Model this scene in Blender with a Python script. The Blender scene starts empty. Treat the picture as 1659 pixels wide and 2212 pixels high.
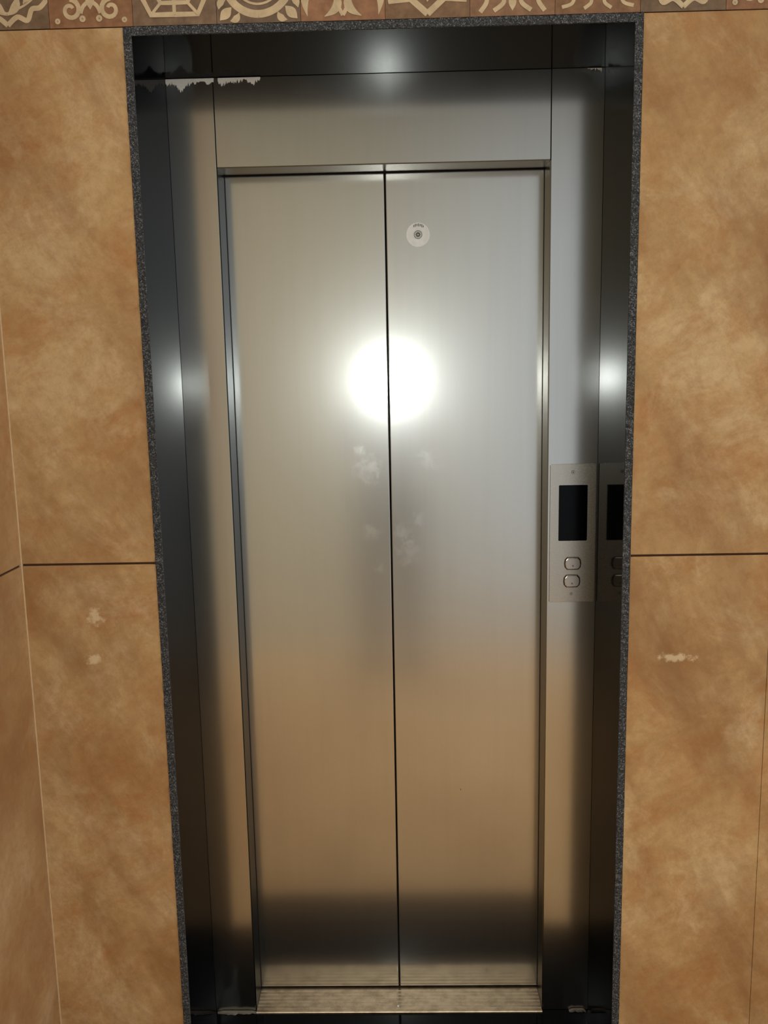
import bpy, bmesh, random
from math import *
from mathutils import Vector, Matrix
random.seed(7)
C=bpy.context.scene.collection
S=bpy.context.scene
S.view_settings.view_transform='Standard'
S.view_settings.look='None'

# ---------------------------------------------------------------- camera solution (metres)
F=1877.7; YAW=.0207; PIT=-.15593; ROL=.01963; CZ=1.5573; D=1.9387
fw=Vector((-sin(YAW)*cos(PIT),cos(YAW)*cos(PIT),sin(PIT)))
rt0=Vector((cos(YAW),sin(YAW),0)); dn0=fw.cross(rt0)
rt=rt0*cos(ROL)+dn0*sin(ROL); dn=-rt0*sin(ROL)+dn0*cos(ROL)
cam=bpy.data.cameras.new('camera'); co=bpy.data.objects.new('camera',cam); C.objects.link(co)
M=Matrix((( rt.x,-dn.x,-fw.x,0),(rt.y,-dn.y,-fw.y,-D),(rt.z,-dn.z,-fw.z,CZ),(0,0,0,1)))
co.matrix_world=M
cam.sensor_fit='HORIZONTAL'; cam.sensor_width=36; cam.lens=36*F/1659; cam.clip_start=.005
S.camera=co
def at(u,v,y):
    d=rt*((u-829.5)/F)+dn*((v-1106)/F)+fw
    s=(y+D)/d.y
    return Vector((0,-D,CZ))+d*s
# measured dimensions of the place
G=.2361; GX0=-.482; GX1=.4383; GZ=2.182; T=.0145
OX0=-.3809; OX1=.3260; DD=.0754; MX=-.0257; LX=-.7694; ZJ=1.1928; OZ=2.0
BZ=2.1975; BH=.154

# ---------------------------------------------------------------- materials
def srgb(r,g,b):
    f=lambda c:(c/255/12.92) if c/255<=.04045 else ((c/255+.055)/1.055)**2.4
    return (f(r),f(g),f(b),1)
class NT:
    def __init__(s,name):
        s.m=bpy.data.materials.new(name); s.m.use_nodes=True; s.t=s.m.node_tree; s.n=s.t.nodes
        s.b=s.n['Principled BSDF']
    def new(s,k,**kw):
        x=s.n.new(k)
        for a,v in kw.items(): setattr(x,a,v)
        return x
    def L(s,a,b): s.t.links.new(a,b)
    def val(s,v,sock):
        if isinstance(v,bpy.types.NodeSocket): s.L(v,sock)
        else: sock.default_value=v
    def math(s,op,a,b=0,c=None,clamp=False):
        x=s.new('ShaderNodeMath',operation=op,use_clamp=clamp); s.val(a,x.inputs[0]); s.val(b,x.inputs[1])
        if c is not None: s.val(c,x.inputs[2])
        return x.outputs[0]
    def pos(s): return s.new('ShaderNodeNewGeometry').outputs['Position']
    def mapping(s,v,scale=(1,1,1),loc=(0,0,0),rot=(0,0,0)):
        x=s.new('ShaderNodeMapping'); s.L(v,x.inputs[0]); x.inputs['Scale'].default_value=scale; x.inputs['Location'].default_value=loc; x.inputs['Rotation'].default_value=rot; return x.outputs[0]
    def noise(s,v,scale,detail=4,rough=.5,dist=0):
        x=s.new('ShaderNodeTexNoise'); s.L(v,x.inputs['Vector']); x.inputs['Scale'].default_value=scale
        x.inputs['Detail'].default_value=detail; x.inputs['Roughness'].default_value=rough; x.inputs['Distortion'].default_value=dist
        return x.outputs['Fac']
    def ramp(s,f,stops):
        x=s.new('ShaderNodeValToRGB'); s.L(f,x.inputs[0]); e=x.color_ramp.elements
        while len(e)<len(stops): e.new(.5)
        for i,(p,c) in enumerate(stops): e[i].position=p; e[i].color=c
        return x.outputs[0]
    def mix(s,f,a,b,mode='MIX'):
        x=s.new('ShaderNodeMix',data_type='RGBA',blend_type=mode); s.val(f,x.inputs[0]); s.val(a,x.inputs[6]); s.val(b,x.inputs[7]); return x.outputs[2]
    def rng(s,f,a,b,c,d,smooth=False):
        x=s.new('ShaderNodeMapRange'); s.L(f,x.inputs[0])
        if smooth: x.interpolation_type='SMOOTHSTEP'
        for i,v in enumerate((a,b,c,d)): x.inputs[i+1].default_value=v
        return x.outputs[0]
    def bump(s,h,strength=.3,dist=.001):
        x=s.new('ShaderNodeBump'); s.L(h,x.inputs['Height']); x.inputs['Strength'].default_value=strength; x.inputs['Distance'].default_value=dist
        s.L(x.outputs[0],s.b.inputs['Normal'])
    def dist(s,p,c,sc=(1,1,1)):
        m=s.mapping(p,sc,tuple(-c[i]*sc[i] for i in range(3)))
        x=s.new('ShaderNodeVectorMath',operation='LENGTH'); s.L(m,x.inputs[0]); return x.outputs['Value']
    def set(s,**kw):
        for k,v in kw.items(): s.val(v,s.b.inputs[k.replace('_',' ')])
def plain(name,rgb,rough=.5,metal=0,spec=.5,var=.1,scale=60):
    n=NT(name); p=n.pos(); k=n.noise(p,scale,4,.65)
    c=srgb(*rgb); c2=tuple(min(1,x*(1+var)) for x in c[:3])+(1,); c1=tuple(x*(1-var) for x in c[:3])+(1,)
    n.set(Base_Color=n.ramp(k,[(.3,c1),(.7,c2)]),Roughness=rough,Metallic=metal)
    n.b.inputs['Specular IOR Level'].default_value=spec
    return n.m
def stone_tile(name,off,spots=(),wash=0,washc=(180,156,128)):
    n=NT(name); p=n.mapping(n.pos(),(1,1,1),off,(0,.5,0))
    a=n.noise(p,3.0,10,.7,.3)
    col=n.ramp(a,[(.3,srgb(156,118,76)),(.44,srgb(182,146,99)),(.56,srgb(194,160,112)),(.72,srgb(210,182,137))])
    b=n.noise(n.mapping(p,(1,1,1.6)),6.5,10,.73,.5)
    col=n.mix(n.rng(b,.47,.68,0,.75),col,srgb(174,119,68))
    c=n.noise(n.mapping(p,(1,1,.8),(4,4,4)),6,10,.73,.5)
    col=n.mix(n.rng(c,.51,.69,0,.7),col,srgb(216,191,150))
    e=n.noise(n.mapping(p,(1.8,1,.5),(5,2,1)),2.8,9,.66)
    col=n.mix(n.rng(e,.46,.68,0,.72),col,srgb(134,95,58))
    d=n.noise(p,50,8,.8)
    col=n.mix(n.rng(d,.42,.68,.0,.36),col,srgb(140,98,58))
    for (sp,sx,sz) in spots:
        dd=n.dist(n.pos(),sp,(1/sx,1,1/sz))
        jit=n.math('ADD',dd,n.math('MULTIPLY',n.math('SUBTRACT',n.noise(n.pos(),55,6,.72),.5),3.4))
        col=n.mix(n.rng(jit,.3,1.05,.6,0,True),col,srgb(230,210,172))
    if wash: col=n.mix(wash,col,srgb(*washc))
    n.set(Base_Color=col,Roughness=n.rng(b,.3,.7,.4,.55)); n.b.inputs['Specular IOR Level'].default_value=.25
    n.bump(n.math('ADD',n.math('MULTIPLY',a,.6),n.math('MULTIPLY',d,.15)),.25,.002)
    return n.m
def steel(name,rough=.21,tint=(186,182,172),smudge=False,wide=.32,wm=.52,dirt=0):
    n=NT(name); p=n.pos()
    g=n.noise(n.mapping(p,(160,160,900)),1,3,.6)
    lg=n.noise(p,3.0,4,.5)
    st=n.noise(n.mapping(p,(60,60,1.6)),1,4,.6)
    c=srgb(*tint)
    col=n.mix(n.rng(g,.3,.7,0,.10),c,tuple(x*.7 for x in c[:3])+(1,))
    col=n.mix(n.rng(st,.45,.75,0,.08),col,tuple(x*.6 for x in c[:3])+(1,))
    if dirt:
        dn_=n.noise(n.mapping(p,(26,34,26)),1,8,.75)
        col=n.mix(n.rng(dn_,.44,.66,0,dirt),col,srgb(84,66,46))
    r=n.math('ADD',n.rng(lg,.3,.7,rough-.012,rough+.012),n.rng(g,.3,.7,-.01,.01))
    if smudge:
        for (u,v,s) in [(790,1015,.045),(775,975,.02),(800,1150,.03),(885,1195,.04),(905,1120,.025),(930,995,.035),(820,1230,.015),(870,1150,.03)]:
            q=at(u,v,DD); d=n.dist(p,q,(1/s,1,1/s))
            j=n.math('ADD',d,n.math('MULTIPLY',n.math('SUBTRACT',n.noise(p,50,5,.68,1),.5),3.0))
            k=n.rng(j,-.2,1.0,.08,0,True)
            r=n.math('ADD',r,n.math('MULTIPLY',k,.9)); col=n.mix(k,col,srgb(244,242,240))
    n.set(Base_Color=col,Metallic=1.0,Roughness=r)
    n.bump(g,.03,.0004)
    if wm:
        gl=n.new('ShaderNodeBsdfAnisotropic'); gl.distribution='GGX'; n.L(col,gl.inputs['Color']); gl.inputs['Roughness'].default_value=wide
        mx=n.new('ShaderNodeMixShader'); mx.inputs[0].default_value=wm
        n.L(n.b.outputs[0],mx.inputs[1]); n.L(gl.outputs[0],mx.inputs[2]); n.L(mx.outputs[0],n.n['Material Output'].inputs[0])
    return n.m
def granite(name,polished,keep=1,rough=.07):
    n=NT(name); p=n.pos()
    v=n.new('ShaderNodeTexVoronoi'); n.L(p,v.inputs['Vector']); v.inputs['Scale'].default_value=560
    a=n.noise(p,260,4,.7)
    if polished:
        col=n.mix(n.rng(a,.56,.7,0,.25),srgb(7,8,10),srgb(20,21,23))
        n.set(Base_Color=col,Roughness=rough); n.b.inputs['Specular IOR Level'].default_value=.5; n.b.inputs['IOR'].default_value=1.45
        df=n.new('ShaderNodeBsdfDiffuse'); n.L(col,df.inputs[0]); mx=n.new('ShaderNodeMixShader'); mx.inputs[0].default_value=keep
        n.L(df.outputs[0],mx.inputs[1]); n.L(n.b.outputs[0],mx.inputs[2]); n.L(mx.outputs[0],n.n['Material Output'].inputs[0])
    else:
        sep=n.new('ShaderNodeSeparateColor'); n.L(v.outputs['Color'],sep.inputs[0])
        col=n.ramp(sep.outputs[0],[(.0,srgb(20,22,24)),(.45,srgb(44,46,48)),(.8,srgb(68,70,73)),(.97,srgb(112,114,116))])
        n.set(Base_Color=col,Roughness=.8); n.bump(n.math('ADD',a,v.outputs['Distance']),.6,.0012)
    return n.m
M_TILE=stone_tile('beige_stone_tile',(0,0,0),[(at(200,1424,-G),.018,.013),(at(1462,1420,-G),.038,.010),(at(205,1335,-G),.018,.02)])
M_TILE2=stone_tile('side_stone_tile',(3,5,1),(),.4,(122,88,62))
M_GROUT=plain('brown_grout',(78,50,32),.9)
M_GROUTL=plain('cream_grout',(204,176,138),.9)
M_STEEL=steel('brushed_steel',.16,(200,198,192),wide=.3,wm=.3)
M_RETL=steel('shaded_steel',.34,(58,64,68),wm=0)  # column steel with the shade of the left return put into its tint
M_RETR=steel('shaded_return_steel',.34,(112,104,90),wm=0)  # same steel, milder shade of right and header returns put into the tint
M_DOOR=steel('door_steel',.15,(208,206,200),True)
M_PLATE=steel('plate_steel',.27,(196,190,180),wm=0)
M_BTN=steel('button_steel',.2,(190,180,168),wm=0)
M_POL=granite('polished_black_granite',True,.2)
M_POLL=granite('polished_jet_granite',True,.33,.05)
M_POLR=granite('polished_dark_granite',True,.3,.07)
M_ROUGH=granite('sawn_granite_edge',False)
M_ALU=steel('sill_aluminium',.42,(184,166,140),wm=0,dirt=.5)
M_BLK=plain('black_glass',(1,1,2),.15,0,.12)
M_DARK=plain('dark_void',(10,10,10),.9)
M_RUB=plain('black_rubber',(12,12,12),.8,0,.2)
M_CEM=plain('cement',(236,236,230),.9)

# ---------------------------------------------------------------- helpers
def box(bm,x0,x1,y0,y1,z0,z1,mi=0,front=None):
    vs=[bm.verts.new(p) for p in ((x0,y0,z0),(x1,y0,z0),(x1,y1,z0),(x0,y1,z0),(x0,y0,z1),(x1,y0,z1),(x1,y1,z1),(x0,y1,z1))]
    for idx in ((0,3,2,1),(4,5,6,7),(0,1,5,4),(1,2,6,5),(2,3,7,6),(3,0,4,7)):
        f=bm.faces.new([vs[i] for i in idx]); f.material_index=mi
        if front is not None and idx==(0,1,5,4): f.material_index=front
def obj(name,bm,mats,parent=None,bevel=0,smooth=False,seg=2,origin=False):
    me=bpy.data.meshes.new(name); bmesh.ops.recalc_face_normals(bm,faces=bm.faces[:])
    c=Vector((0,0,0))
    if parent is None and origin:
        c=sum((v.co for v in bm.verts),Vector())/len(bm.verts)
        for v in bm.verts: v.co-=c
    if parent is not None:
        w=Vector(); q=parent
        while q: w+=q.location; q=q.parent
        for v in bm.verts: v.co-=w
    bm.to_mesh(me); bm.free()
    for m in (mats if isinstance(mats,(list,tuple)) else [mats]): me.materials.append(m)
    o=bpy.data.objects.new(name,me); C.objects.link(o); o.location=c
    if smooth:
        for p in me.polygons: p.use_smooth=True
    if parent: o.parent=parent
    if bevel:
        b=o.modifiers.new('bevel','BEVEL'); b.width=bevel; b.segments=seg; b.limit_method='ANGLE'
    return o
def thing(name,label,cat,loc,group=None):
    o=bpy.data.objects.new(name,None); C.objects.link(o); o.location=loc; o.empty_display_size=.05
    o['label']=label; o['category']=cat
    if group: o['group']=group
    return o
def tag(o,label,cat,group=None):
    o['label']=label; o['category']=cat
    if group: o['group']=group
    return o
def struct(name,bm,mats,bevel=0):
    o=obj(name,bm,mats,None,bevel); o['kind']='structure'; return o
def B(): return bmesh.new()
def prism(bm,pts,y0,y1,mi=0):   # polygon in xz extruded in y
    a=[bm.verts.new((x,y0,z)) for x,z in pts]; b=[bm.verts.new((x,y1,z)) for x,z in pts]
    f=bm.faces.new(a); f.material_index=mi; f=bm.faces.new(b[::-1]); f.material_index=mi
    n=len(pts)
    for i in range(n):
        f=bm.faces.new((a[i],b[i],b[(i+1)%n],a[(i+1)%n])); f.material_index=mi
def disc(cx,cz,r,n=40): return [(cx+r*cos(2*pi*i/n),cz+r*sin(2*pi*i/n)) for i in range(n)]
def ring(bm,cx,cz,r0,r1,y0,y1,n=48,mi=0):
    L=[]
    for r,y in ((r0,y0),(r1,y0),(r1,y1),(r0,y1)):
        L.append([bm.verts.new((cx+r*cos(2*pi*i/n),y,cz+r*sin(2*pi*i/n))) for i in range(n)])
    for k in range(4):
        for i in range(n):
            f=bm.faces.new((L[k][i],L[k][(i+1)%n],L[(k+1)%4][(i+1)%n],L[(k+1)%4][i])); f.material_index=mi

# ---------------------------------------------------------------- setting
YT=-G+.0015                    # tile face
YR=-2.745; XR=1.75; HC=2.78; YL=-1.7
JX=at(1655,1500,-G).x
bm=B()
g=.0024
xl=(LX+.002,GX0-T-.0008); xr=(GX1+T+.0008,JX-g*.2); xr2=(JX+g*.2,XR)
for (a,b) in (xl,xr,xr2):
    box(bm,a,b,YT,YT+.012,0,ZJ-g); box(bm,a,b,YT,YT+.012,ZJ+g,BZ-.0012)
for (a,b) in ((LX+.002,-.17),(-.167,.43),(.433,1.03),(1.033,XR)):
    box(bm,a,b,YT,YT+.012,BZ+BH+.001,HC)
box(bm,LX,GX0-T-.0005,YT+.004,YT+.1,0,HC,1); box(bm,GX1+T+.0005,XR,YT+.004,YT+.1,0,HC,1)
box(bm,GX0-T,GX1+T,YT+.004,YT+.1,GZ+T+.0005,HC,1)
struct('wall_front',bm,[M_TILE,M_GROUT],.0004)
bm=B()
ys=[YT-.0025,-1.02,YL]
for i in range(2):
    for (z0,z1) in ((0,ZJ-g),(ZJ+g,BZ+.15),(BZ+.153,HC)):
        box(bm,LX-.012,LX,ys[i+1]+.003,ys[i],z0,z1)
box(bm,LX-.1,LX-.004,YL,YT+.1,0,HC,1)
box(bm,LX-.004,LX+.0018,YT-.0022,YT+.003,0,HC,2)
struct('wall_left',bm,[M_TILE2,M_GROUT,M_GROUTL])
bm=B()
XF=-2.0
box(bm,XF,XR+.8,YR,-.34,-.02,-.0015,1)
yy=-.345
while yy>YR+.01:
    xx=XF
    while xx<XR+.8:
        box(bm,xx+.0015,xx+.6-.0015,max(yy-.6,YR)+.0015,yy-.0015,-.012,0); xx+=.6
    yy-=.6
struct('floor',bm,[stone_tile('floor_tile',(7,2,4),(),.4,(174,144,104)),M_GROUT],.0008)
bm=B(); box(bm,LX,XR,-.34,-G,-.02,0); box(bm,GX0,GX1,-G,.12,-.02,0)
struct('trim_3',bm,M_POL)
bm=B(); box(bm,GX0-.1,GX1+.1,.2,.22,-.1,2.4); struct('wall_shaft',bm,M_DARK)

# granite lining of the opening
def strip(bm,axis,a0,a1,b0,b1,n):
    rows=[]
    for i in range(n+1):
        s=a0+(a1-a0)*i/n
        j=[random.uniform(-.0009,.0009) for _ in range(2)]; jy=[random.uniform(-.0012,.0006) for _ in range(2)]
        P=[(b0+j[0],-G+jy[0]),(b1+j[1]*.6,-G+jy[1]),(b1,-G+.004),(b1,.1),(b0,.1),(b0,-G+.004)]
        rows.append([bm.verts.new((q,y,s) if axis=='z' else (s,y,q)) for q,y in P])
    for i in range(n):
        for k in range(6):
            f=bm.faces.new((rows[i][k],rows[i][(k+1)%6],rows[i+1][(k+1)%6],rows[i+1][k])); f.material_index=1 if k in (0,1,5) else 0
    bm.faces.new(rows[0]); bm.faces.new(rows[-1][::-1])
gr=bpy.data.objects.new('trim_1',None); C.objects.link(gr); gr.location=(0,-G,0); gr['kind']='structure'
bm=B(); strip(bm,'z',0,GZ,GX0-T,GX0,330); obj('side_slab',bm,[M_POLL,M_ROUGH],gr)
bm=B(); strip(bm,'z',0,GZ,GX1+T,GX1,330); obj('side_slab',bm,[M_POLR,M_ROUGH],gr)
bm=B(); strip(bm,'x',GX0-T,GX1+T,GZ+T,GZ,170); obj('lintel_slab',bm,[M_POL,M_ROUGH],gr)

# decorated tile border
cols=[(118,98,78),(142,104,76),(124,102,82),(118,98,80),(152,112,84),(130,102,78),(144,110,84),(136,102,76)]
mats=[plain('border_tile_%d'%i,c,.22,0,.5,.28,38) for i,c in enumerate(cols)]
M_CREAM=plain('cream_glaze',(202,180,144),.3,0,.5,.16,50); mats.append(M_CREAM); mats.append(M_GROUT)
tr=B(); cnt=[0]
def ribbon(pts,w,ox,mir=True,closed=False):
    for sx in ((1,-1) if mir else (1,)):
        for sz in (1,-1):
            cnt[0]+=1; yo=YT-.0006-.00004*(cnt[0]%14)
            P=[((.5+sx*(a-.5)),(.5+sz*(b-.5))) for a,b in pts]
            n=len(P); Lf=[];Rg=[]
            for i,(a,b) in enumerate(P):
                if closed: p0=P[(i-1)%n];p1=P[(i+1)%n]
                else: p0=P[max(i-1,0)];p1=P[min(i+1,n-1)]
                dx=p1[0]-p0[0];dz=p1[1]-p0[1];l=hypot(dx,dz) or 1
                ww=(w[i] if isinstance(w,(list,tuple)) else w)*.58
                nx=-dz/l*ww;nz=dx/l*ww
                cl=lambda v:min(.995,max(.005,v))
                lx=lambda v:max(ox+cl(v)*BH,LX+.003)
                Lf.append(tr.verts.new((lx(a+nx),yo,BZ+cl(b+nz)*BH)));Rg.append(tr.verts.new((lx(a-nx),yo,BZ+cl(b-nz)*BH)))
            for i in range(n if closed else n-1):
                k=(i+1)%n
                if max(Lf[i].co.x,Lf[k].co.x,Rg[i].co.x,Rg[k].co.x)<LX+.0035: continue
                f=tr.faces.new((Lf[i],Lf[k],Rg[k],Rg[i])); f.material_index=8
def smooth(pts,n=6):
    o=[]
    P=[pts[0]]+list(pts)+[pts[-1]]
    for i in range(1,len(P)-2):
        for k in range(n):
            t=k/n; q=[]
            for c in (0,1):
                a,b,c2,d=P[i-1][c],P[i][c],P[i+1][c],P[i+2][c]
                q.append(.5*(2*b+(c2-a)*t+(2*a-5*b+4*c2-d)*t*t+(3*b-a-3*c2+d)*t**3))
            o.append(tuple(q))
    o.append(pts[-1]); return o
def arc(cx,cz,r,a0,a1,n=16): return [(cx+r*cos(radians(a0+(a1-a0)*i/n)),cz+r*sin(radians(a0+(a1-a0)*i/n))) for i in range(n+1)]
def dot(cx,cz,r,ox): ribbon(arc(cx,cz,r*.5,0,360,12)[:-1],r,ox,True,True)
def curl(cx,cz,r,a0,turn,w): 
    n=20; return [(cx+r*(1-.7*i/n)*cos(radians(a0+turn*i/n)),cz+r*(1-.7*i/n)*sin(radians(a0+turn*i/n))) for i in range(n+1)],[w*(1-.3*i/n) for i in range(n+1)]
def leaf(x0,z0,x1,z1,w,ox,bend=0):
    n=10;P=[];W=[]
    for i in range(n+1):
        t=i/n; nx=-(z1-z0);nz=(x1-x0); P.append((x0+(x1-x0)*t+nx*bend*sin(pi*t),z0+(z1-z0)*t+nz*bend*sin(pi*t))); W.append(max(.004,w*sin(pi*t)))
    ribbon(P,W,ox)
def motif(k,ox):
    if k==0:
        ribbon(smooth([(.0,.34),(.1,.24),(.2,.22),(.26,.1),(.38,.14),(.5,.05)]),.05,ox); leaf(.5,.16,.36,.38,.09,ox,.15); leaf(.1,.4,.3,.28,.08,ox,.15); ribbon(smooth([(.06,.5),(.16,.36),(.3,.26),(.5,.18)]),.022,ox)
    elif k==1:
        P,W=curl(.26,.2,.12,90,-420,.05); ribbon(P,W,ox); P,W=curl(.3,.46,.1,-90,400,.05); ribbon(P,W,ox); dot(.4,.1,.035,ox); dot(.1,.08,.03,ox); leaf(.5,.2,.5,.42,.09,ox); ribbon(smooth([(.5,.3),(.42,.24),(.38,.16)]),.04,ox)
    elif k==2:
        ribbon([(.0,.36),(.12,.32),(.22,.12),(.5,.12)],.05,ox); ribbon([(.12,.5),(.26,.4),(.34,.25),(.5,.25)],.045,ox); ribbon([(.5,.12),(.5,.4)],.036,ox); ribbon([(.22,.12),(.34,.25)],.03,ox)
    elif k==3:
        ribbon(arc(.5,.5,.4,180,270),.075,ox); ribbon(arc(.5,.5,.29,180,270),.022,ox); leaf(.04,.04,.18,.18,.1,ox); leaf(.03,.16,.12,.27,.07,ox,.2); leaf(.16,.03,.27,.12,.07,ox,-.2); dot(.04,.36,.03,ox)
        leaf(.5,.3,.4,.45,.06,ox,.2)
    elif k==4:
        leaf(.08,.06,.28,.42,.09,ox,.3); leaf(.28,.05,.4,.36,.09,ox,-.3); ribbon(smooth([(.5,.06),(.44,.2),(.5,.36)]),.04,ox); ribbon(smooth([(.02,.3),(.1,.42),(.24,.46)]),.035,ox)
    elif k==5:
        ribbon([(.02,.38),(.06,.2),(.3,.22),(.5,.05)],.065,ox); leaf(.5,.18,.5,.4,.08,ox); leaf(.42,.22,.3,.4,.08,ox,.2); ribbon(smooth([(.1,.5),(.16,.34),(.34,.3)]),.025,ox)
    elif k==6:
        ribbon(smooth([(.12,.05),(.2,.18),(.12,.32),(.24,.42)]),.045,ox); ribbon(smooth([(.28,.06),(.4,.16),(.34,.3)]),.045,ox); P,W=curl(.36,.42,.1,0,-380,.04); ribbon(P,W,ox); leaf(.5,.06,.5,.26,.08,ox); dot(.06,.4,.03,ox)
    else:
        ribbon(smooth([(.03,.42),(.14,.26),(.32,.24),(.5,.18)]),.045,ox); ribbon(smooth([(.08,.08),(.2,.12),(.24,.24)]),.035,ox); ribbon(smooth([(.34,.06),(.42,.12),(.42,.2)]),.035,ox); leaf(.2,.46,.4,.34,.07,ox,.2)
bx0=at(105,30,-G).x
box(tr,LX,XR,YT+.003,YT+.0038,BZ,BZ+BH,9)
k=-3
while True:
    ox=bx0+k*BH
    if ox>1.3: break
    a=max(ox,LX+.002)+.0004
    if ox+BH>LX+.01:
        box(tr,a,ox+BH-.0004,YT-.0004,YT+.003,BZ+.0006,BZ+BH-.0006,(k+1)%8)
        motif((k+1)%8,ox)
    k+=1
struct('trim_2',tr,mats)

# ---------------------------------------------------------------- lift frame, doors, sill
fr=thing('elevator_door_frame','brushed steel surround of the lift doors, two tall side columns joined by a header','door frame',(0,0,0))
e=.007; rw=.0025
for k,(a,b) in enumerate(((GX0+.0002,OX0-rw),(OX1+rw,GX1-.0002))):
    bm=B(); box(bm,a,b,0,DD-e,.001,GZ-.0004); obj('side_column',bm,M_STEEL,fr,.0004,seg=2)
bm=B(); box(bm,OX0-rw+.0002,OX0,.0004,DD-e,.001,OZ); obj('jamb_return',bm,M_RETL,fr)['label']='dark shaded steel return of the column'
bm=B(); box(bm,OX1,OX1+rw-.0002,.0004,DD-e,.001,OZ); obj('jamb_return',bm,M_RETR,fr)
bm=B(); box(bm,OX0-.001,OX1+.001,.0006,DD-e,OZ+.0022,GZ-.0004); obj('header_panel',bm,M_STEEL,fr,.0006,seg=2)
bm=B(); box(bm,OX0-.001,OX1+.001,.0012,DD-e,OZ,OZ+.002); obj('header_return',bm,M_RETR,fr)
bm=B()
box(bm,OX0-rw,OX0+.0004,DD-e+.0003,DD-.0008,.006,OZ); box(bm,OX1-.0004,OX1+rw,DD-e+.0003,DD-.0008,.006,OZ); box(bm,OX0-rw,OX1+rw,DD-e+.0003,DD-.0008,OZ-.0022,OZ+.02)
obj('gap_shade_strip',bm,M_RUB,fr)  # black strip standing in for the shaded gap between returns and doors
bm=B(); box(bm,OX0-.0022,OX0-.0006,-.0003,.004,OZ,GZ-.001); box(bm,OX1+.0006,OX1+.0024,-.0003,.004,OZ,GZ-.001); obj('joint_seal',bm,M_RUB,fr)
dl=thing('elevator_door_panel','plain brushed steel sliding lift door leaf without a sticker, left of the centre gap','elevator door',((OX0+MX)/2,DD,.01),'sliding lift door leaves')
bm=B(); box(bm,OX0-.06,MX-.0018,DD,DD+.028,.0095,OZ+.04); obj('steel_sheet',bm,M_DOOR,dl,.0016,seg=3)
bm=B(); box(bm,MX-.0016,MX-.0002,DD+.006,DD+.026,.0095,OZ+.04); obj('edge_seal',bm,M_RUB,dl)
dr=thing('elevator_door_panel','brushed steel sliding lift door leaf that carries the small round sticker, beside the call panel','elevator door',((OX1+MX)/2,DD,.01),'sliding lift door leaves')
bm=B(); box(bm,MX+.0018,OX1+.06,DD,DD+.028,.0095,OZ+.04); obj('steel_sheet',bm,M_DOOR,dr,.0016,seg=3)
bm=B(); box(bm,MX+.0002,MX+.0016,DD+.006,DD+.026,.0095,OZ+.04); obj('edge_seal',bm,M_RUB,dr)
q=at(995,1705,DD); bm=B(); prism(bm,[(q.x,q.z-.003),(q.x+.0012,q.z-.001),(q.x+.0006,q.z+.003),(q.x-.0005,q.z+.001)],DD-.0003,DD); obj('scratch',bm,M_RUB,dr)
# sill: ridged extrusion
sl=thing('door_sill','ridged aluminium sill plate under the lift doors','sill',((OX0+OX1)/2,.03,0))
prof=[(-.012,.0),(-.012,.0035),(-.010,.005)]
y=-.002
while y<DD-.006:
    prof+=[(y,.005),(y+.0012,.0032),(y+.0032,.0032),(y+.0044,.005)]; y+=.0125
prof+=[(DD+.006,.005),(DD+.006,.002),(DD+.018,.002),(DD+.018,.005),(DD+.05,.005),(DD+.05,0)]
bm=B(); xa,xb=OX0+.0005,OX1-.0005
A=[bm.verts.new((xa,yy,zz)) for yy,zz in prof]; Bv=[bm.verts.new((xb,yy,zz)) for yy,zz in prof]
n=len(prof)
for i in range(n): bm.faces.new((A[i],A[(i+1)%n],Bv[(i+1)%n],Bv[i]))
bm.faces.new(A); bm.faces.new(Bv[::-1]); obj('sill_plate',bm,M_ALU,sl)
for xx in (OX0+.12,OX1-.12,(OX0+OX1)/2):
    bm=B(); r=.0035
    vs=[bm.verts.new((xx+r*cos(2*pi*i/20),.008+r*sin(2*pi*i/20),.0054)) for i in range(20)]; bm.faces.new(vs)
    vs2=[bm.verts.new((v.co.x,v.co.y,.0045)) for v in vs]
    for i in range(20): bm.faces.new((vs[i],vs[(i+1)%20],vs2[(i+1)%20],vs2[i]))
    obj('screw',bm,M_BTN,sl)

# round sticker
q=at(903,507,DD); R_=.0262
st=thing('sticker','small round white sticker with an emblem, stuck high on the door leaf','sticker',(q.x,DD,q.z))
bm=B(); prism(bm,disc(q.x,q.z,R_,56),DD-.0006,DD-.0001); obj('disc',bm,plain('sticker_film',(250,248,240),.42,.5),st)
bm=B(); ring(bm,q.x,q.z,R_*.9,R_,DD-.0009,DD-.0006); ring(bm,q.x,q.z,R_*.52,R_*.6,DD-.0009,DD-.0006); obj('ring',bm,plain('sticker_white',(255,255,252),.42,.5),st)
bm=B()
ring(bm,q.x,q.z,R_*.3,R_*.35,DD-.0009,DD-.0006)
for i in range(10):
    a=2*pi*i/10; c,s_=cos(a),sin(a)
    prism(bm,[(q.x+R_*(.06*c-.035*s_),q.z+R_*(.06*s_+.035*c)),(q.x+R_*(.06*c+.035*s_),q.z+R_*(.06*s_-.035*c)),(q.x+R_*(.25*c+.035*s_),q.z+R_*(.25*s_-.035*c)),(q.x+R_*(.25*c-.035*s_),q.z+R_*(.25*s_+.035*c))],DD-.00095,DD-.0006)
obj('emblem',bm,plain('sticker_grey',(84,84,80),.5),st)
bm=B()
for i in range(7):
    a=radians(116-i*10); cx=q.x+R_*.8*cos(a); cz=q.z+R_*.8*sin(a); h=R_*.12*(1 if i%2 else .7)
    prism(bm,[(cx-.0009,cz-h),(cx+.0005,cz-h),(cx+.0010,cz+h),(cx-.0004,cz+h)],DD-.00125,DD-.0006)
obj('lettering',bm,plain('sticker_ink',(20,20,20),.5),st)

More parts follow.
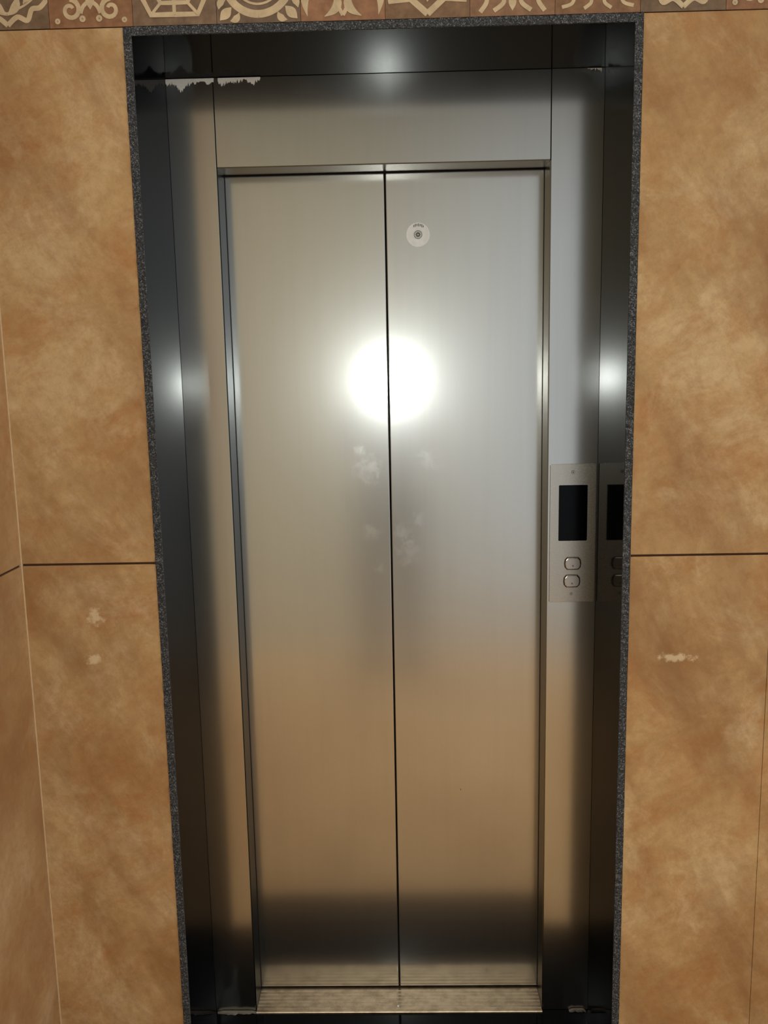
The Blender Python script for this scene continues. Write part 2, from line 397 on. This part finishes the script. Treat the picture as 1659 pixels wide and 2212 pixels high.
# call panel
P=[at(1188,1002,0),at(1289,1002,0),at(1284,1300,0),at(1186,1299,0)]
x0=(P[0].x+P[3].x)/2; x1=(P[1].x+P[2].x)/2; z1=(P[0].z+P[1].z)/2; z0=(P[2].z+P[3].z)/2
x0=max(x0,OX1+.001); x1=min(x1,GX1-.003)
cp=thing('call_panel','steel lift call panel with a black screen above two buttons, on the right column','call panel',((x0+x1)/2,0,(z0+z1)/2))
def rrect(x0,x1,z0,z1,r,n=5):
    o=[]
    for cx,cz,a in ((x1-r,z1-r,0),(x0+r,z1-r,90),(x0+r,z0+r,180),(x1-r,z0+r,270)):
        for i in range(n+1): t=radians(a+90*i/n); o.append((cx+r*cos(t),cz+r*sin(t)))
    return o
bm=B(); prism(bm,rrect(x0,x1,z0,z1,.002),-.0028,-.0001); obj('faceplate',bm,M_PLATE,cp,.0006)
a=at(1207,1048,0); b=at(1267,1167,0)
bm=B(); prism(bm,rrect(a.x,b.x,b.z,a.z,.002),-.0036,-.0028); obj('display_screen',bm,M_BLK,cp)
M_RIM=plain('button_rim_dark',(58,50,44),.6)
for (u,v) in ((1237,1217),(1235,1255)):
    c=at(u,v,-.003); w,h=.0182,.0135
    o_=[(-w*.66,-h),(0,-h*1.02),(w*.66,-h),(w*.93,-h*.6),(w,0),(w*.93,h*.6),(w*.66,h),(0,h*1.02),(-w*.66,h),(-w*.93,h*.6),(-w,0),(-w*.93,-h*.6)]
    bm=B(); prism(bm,[(c.x+p*1.07,c.z+r*1.09) for p,r in o_],-.0032,-.0028)
    obj('button_rim',bm,M_RIM,cp)
    bm=B(); prism(bm,[(c.x+p,c.z+r) for p,r in o_],-.0075,-.0032); bt=obj('call_button',bm,M_BTN,cp,.0026,seg=3)
    bm=B(); ring(bm,c.x,c.z-.005,.0010,.0018,-.0078,-.0075,20); obj('dimple',bm,M_RUB,bt)
for (u,v,r) in ((1238,1020,.0034),(1234,1283,.0028)):
    c=at(u,v,-.003); bm=B(); ring(bm,c.x,c.z,r*.4,r,-.0036,-.0028,24); prism(bm,disc(c.x,c.z,r*.45,12),-.0031,-.0028,1); ring(bm,c.x,c.z,r,r*1.2,-.003,-.0028,24,1); obj('screw',bm,[M_BTN,M_RUB],cp)

# cement residue
def smear(name,label,edge,y=-.0008):
    bm=B(); top=[];bot=[]
    E=[]
    for i in range(len(edge)-1):
        for k in range(10):
            t=k/10; E.append([edge[i][j]*(1-t)+edge[i+1][j]*t for j in range(3)])
    E.append(edge[-1])
    for i,(u,v0,v1) in enumerate(E):
        t=at(u,v0,0);b=at(u,v1+(random.uniform(-6,4) if 0<i<len(E)-1 else 0),0)
        tz=min(t.z,GZ-.0016)
        if b.z>tz-.0006: b.z=tz-.0006
        top.append((bm.verts.new((t.x,y,tz)),bm.verts.new((t.x,-.0001,tz)))); bot.append((bm.verts.new((b.x,y,b.z)),bm.verts.new((b.x,-.0001,b.z))))
    for i in range(len(E)-1):
        bm.faces.new((top[i][0],top[i+1][0],bot[i+1][0],bot[i][0])); bm.faces.new((bot[i][0],bot[i+1][0],bot[i+1][1],bot[i][1])); bm.faces.new((top[i][0],top[i][1],top[i+1][1],top[i+1][0]))
        bm.faces.new((top[i][1],bot[i][1],bot[i+1][1],top[i+1][1]))
    bm.faces.new((top[0][0],bot[0][0],bot[0][1],top[0][1])); bm.faces.new((top[-1][0],top[-1][1],bot[-1][1],bot[-1][0]))
    return tag(obj(name,bm,M_CEM,origin=True),label,'cement smear')
smear('cement_smear','ragged white cement smear at the top left corner of the steel surround',[(357,160,182),(362,160,188),(372,160,180),(382,160,190),(392,160,200),(402,160,184),(425,160,181),(461,160,178)])
smear('cement_smear','thin white cement smear along the top edge of the header panel',[(470,160,176),(480,160,186),(492,160,176),(505,160,177),(530,160,174),(548,160,181),(562,160,170)])
smear('cement_smear','tiny white cement smear at the top corner of the column holding the call panel',[(1270,130,149),(1284,130,151),(1294,130,150),(1300,130,155)])
def blob(label,pts):
    bm=B()
    cx=sum(p[0] for p in pts)/len(pts); cy=sum(p[1] for p in pts)/len(pts)
    P=[bm.verts.new((x+random.uniform(-.002,.002),y+random.uniform(-.001,.001),.0001)) for x,y,h in pts]
    Q=[bm.verts.new((cx+(x-cx)*.8,cy+(y-cy)*.75,h)) for x,y,h in pts]
    n=len(P)
    for i in range(n): bm.faces.new((P[i],P[(i+1)%n],Q[(i+1)%n],Q[i]))
    bm.faces.new(Q); bm.faces.new(P[::-1])
    return tag(obj('cement_residue',bm,plain('grey_cement',(110,102,90),.9),origin=True),label,'cement residue')
def fl(x0,x1,y0,y1,h):
    n=14; o=[]
    for i in range(n): o.append((x0+(x1-x0)*i/(n-1),y0+random.uniform(-.002,.003),h*random.uniform(.6,1)))
    for i in range(n): o.append((x1-(x1-x0)*i/(n-1),y1,h*random.uniform(.6,1)))
    return o
blob('grey crust of cement on the floor at the foot of the plain steel column',fl(GX0+.004,OX0-.002,-.012,-.001,.004))
blob('grey crust of cement at the foot of the column that holds the call panel',fl(GX1-.045,GX1-.006,-.009,-.001,.006))

# ---------------------------------------------------------------- person taking the picture (seen blurred in the doors)
def skin(name,V,E,mat,parent,root=0,sub=2):
    me=bpy.data.meshes.new(name); me.from_pydata([Vector(v[0])-parent.location for v in V],E,[]); me.materials.append(mat)
    o=bpy.data.objects.new(name,me); C.objects.link(o)
    m=o.modifiers.new('skin','SKIN'); m.use_smooth_shade=True
    sv=me.skin_vertices[0].data if me.skin_vertices else None
    if sv is None: return o
    for i,v in enumerate(V):
        r=v[1]; sv[i].radius=(r,r); sv[i].use_root=(i==root)
    s=o.modifiers.new('sub','SUBSURF'); s.levels=sub; s.render_levels=sub
    o.parent=parent
    return o
px,py=-.06,-2.447
pe=thing('person','standing person in a dark shirt and trousers holding up a phone, mirrored in the doors','person',(px,py,0))
Mskin=plain('skin',(150,104,80),.6); Mshirt=plain('maroon_shirt',(70,38,42),.9); Mtr=plain('brown_trousers',(74,62,50),.9); Mhair=plain('hair',(14,12,11),.7)
V=[((0,0,.93),.13),((0,.0,1.08),.12),((0,.0,1.25),.135),((0,0,1.37),.11),((0,0,1.45),.055),((0,.02,1.52),.06),((0,.02,1.60),.085),((0,.015,1.66),.07)]
E=[(0,1),(1,2),(2,3),(3,4),(4,5),(5,6),(6,7)]
for s in (-1,1):
    k=len(V)
    V+=[((s*.17,0,1.37),.06),((s*.23,.08,1.16),.045),((.03+s*.12,.30,1.30),.036),((.06+s*.07,.385,1.40),.026),((.06+s*.062,.42,1.44),.03)]
    E+=[(3,k),(k,k+1),(k+1,k+2),(k+2,k+3),(k+3,k+4)]
    for f_,(dx,dy,dz,r) in enumerate(((-.005,.035,.045,.009),(-.006,.038,.025,.009),(-.006,.04,.005,.009),(-.005,.038,-.015,.008),(-.01,.0,.04,.01))):
        m=len(V); V.append(((.06+s*(.060+dx*.4),.42+dy*.6,1.44+dz),r))
        V.append(((.06+s*.020,.484,1.392),.008) if f_==3 else ((.06+s*(.042+dx*1.2),.42+dy*1.35,1.44+dz*1.1),r*.85)); E+=[(k+4,m),(m,m+1)]
    k=len(V)
    V+=[((s*.09,0,.86),.085),((s*.1,.01,.48),.06),((s*.1,-.02,.09),.042),((s*.11,.06,.045),.04),((s*.115,.15,.035),.03)]
    E+=[(0,k),(k,k+1),(k+1,k+2),(k+2,k+3),(k+3,k+4)]
off=lambda V:[((a[0]+px,a[1]+py,a[2]),r) for a,r in V]
skin('body',off(V),E,Mskin,pe)
W=[((0,0,.9),.155),((0,0,1.08),.145),((0,0,1.25),.158),((0,0,1.375),.122),((-.17,0,1.375),.078),((-.225,.07,1.19),.062),((.17,0,1.375),.078),((.225,.07,1.19),.062)]
skin('shirt',off(W),[(0,1),(1,2),(2,3),(3,4),(4,5),(3,6),(6,7)],Mshirt,pe)
W=[((0,0,.95),.145),((-.09,0,.86),.1),((-.1,.01,.48),.08),((-.1,-.02,.1),.065),((.09,0,.86),.1),((.1,.01,.48),.08),((.1,-.02,.1),.065)]
skin('trousers',off(W),[(0,1),(1,2),(2,3),(0,4),(4,5),(5,6)],Mtr,pe)
def ell(name,c,r,mat,parent):
    bm=B(); bmesh.ops.create_uvsphere(bm,u_segments=24,v_segments=16,radius=1)
    for v in bm.verts: v.co=Vector((c[0]+v.co.x*r[0],c[1]+v.co.y*r[1],c[2]+v.co.z*r[2]))
    return obj(name,bm,mat,parent,smooth=True)
ell('hair',(px,py-.012,1.655),(.088,.1,.08),Mhair,pe)
ell('nose',(px,py+.105,1.575),(.014,.018,.022),Mskin,pe)
for s in (-1,1):
    ell('eye',(px+s*.032,py+.09,1.6),(.014,.01,.009),M_BLK,pe); ell('ear',(px+s*.086,py+.01,1.59),(.012,.022,.032),Mskin,pe)
    ell('shoe',(px+s*.11,py+.06,.045),(.052,.14,.045),Mhair,pe)
ell('mouth',(px,py+.092,1.535),(.024,.008,.006),Mshirt,pe)
ph=thing('smartphone','black smartphone held up in both hands by the person','phone',(0,-1.96,1.49))
bm=B(); box(bm,-.037,.037,-1.967,-1.958,1.405,1.58); obj('case',bm,M_RUB,ph,.003)
bm=B(); box(bm,-.034,.034,-1.9678,-1.967,1.41,1.575); obj('screen',bm,M_BLK,ph)

# ---------------------------------------------------------------- light
def area(name,loc,rot,size,power,col,sy=None,shape=None):
    l=bpy.data.lights.new(name,'AREA'); l.energy=power; l.color=col; l.size=size
    if shape: l.shape=shape
    if sy: l.shape='RECTANGLE'; l.size_y=sy
    o=bpy.data.objects.new(name,l); C.objects.link(o); o.location=loc; o.rotation_euler=rot; return o
area('phone_flash',(-.040,-1.954,1.530),(radians(90),0,0),.03,3.6,(.92,1,1),shape='DISK')
# the rest of the lobby as an environment: warm paint to the left, cool daylight to the right, added bright cap overhead, dim ceiling
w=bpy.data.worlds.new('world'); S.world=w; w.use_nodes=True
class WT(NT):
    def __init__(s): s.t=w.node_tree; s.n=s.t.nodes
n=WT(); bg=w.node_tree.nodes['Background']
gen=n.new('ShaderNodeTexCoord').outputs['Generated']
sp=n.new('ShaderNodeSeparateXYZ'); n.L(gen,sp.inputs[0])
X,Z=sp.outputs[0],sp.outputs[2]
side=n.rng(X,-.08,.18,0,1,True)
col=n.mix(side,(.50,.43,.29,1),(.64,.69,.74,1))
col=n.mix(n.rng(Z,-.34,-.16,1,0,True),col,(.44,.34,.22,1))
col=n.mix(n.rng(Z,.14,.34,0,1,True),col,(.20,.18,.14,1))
col=n.mix(n.rng(Z,.68,.8,0,1,True),col,(2.8,2.7,2.5,1))  # bright cap added overhead to light walls and floor
col=n.mix(n.rng(X,.6,.75,0,1,True),col,(1.4,1.36,1.3,1))  # brightness added far right to light the front wall
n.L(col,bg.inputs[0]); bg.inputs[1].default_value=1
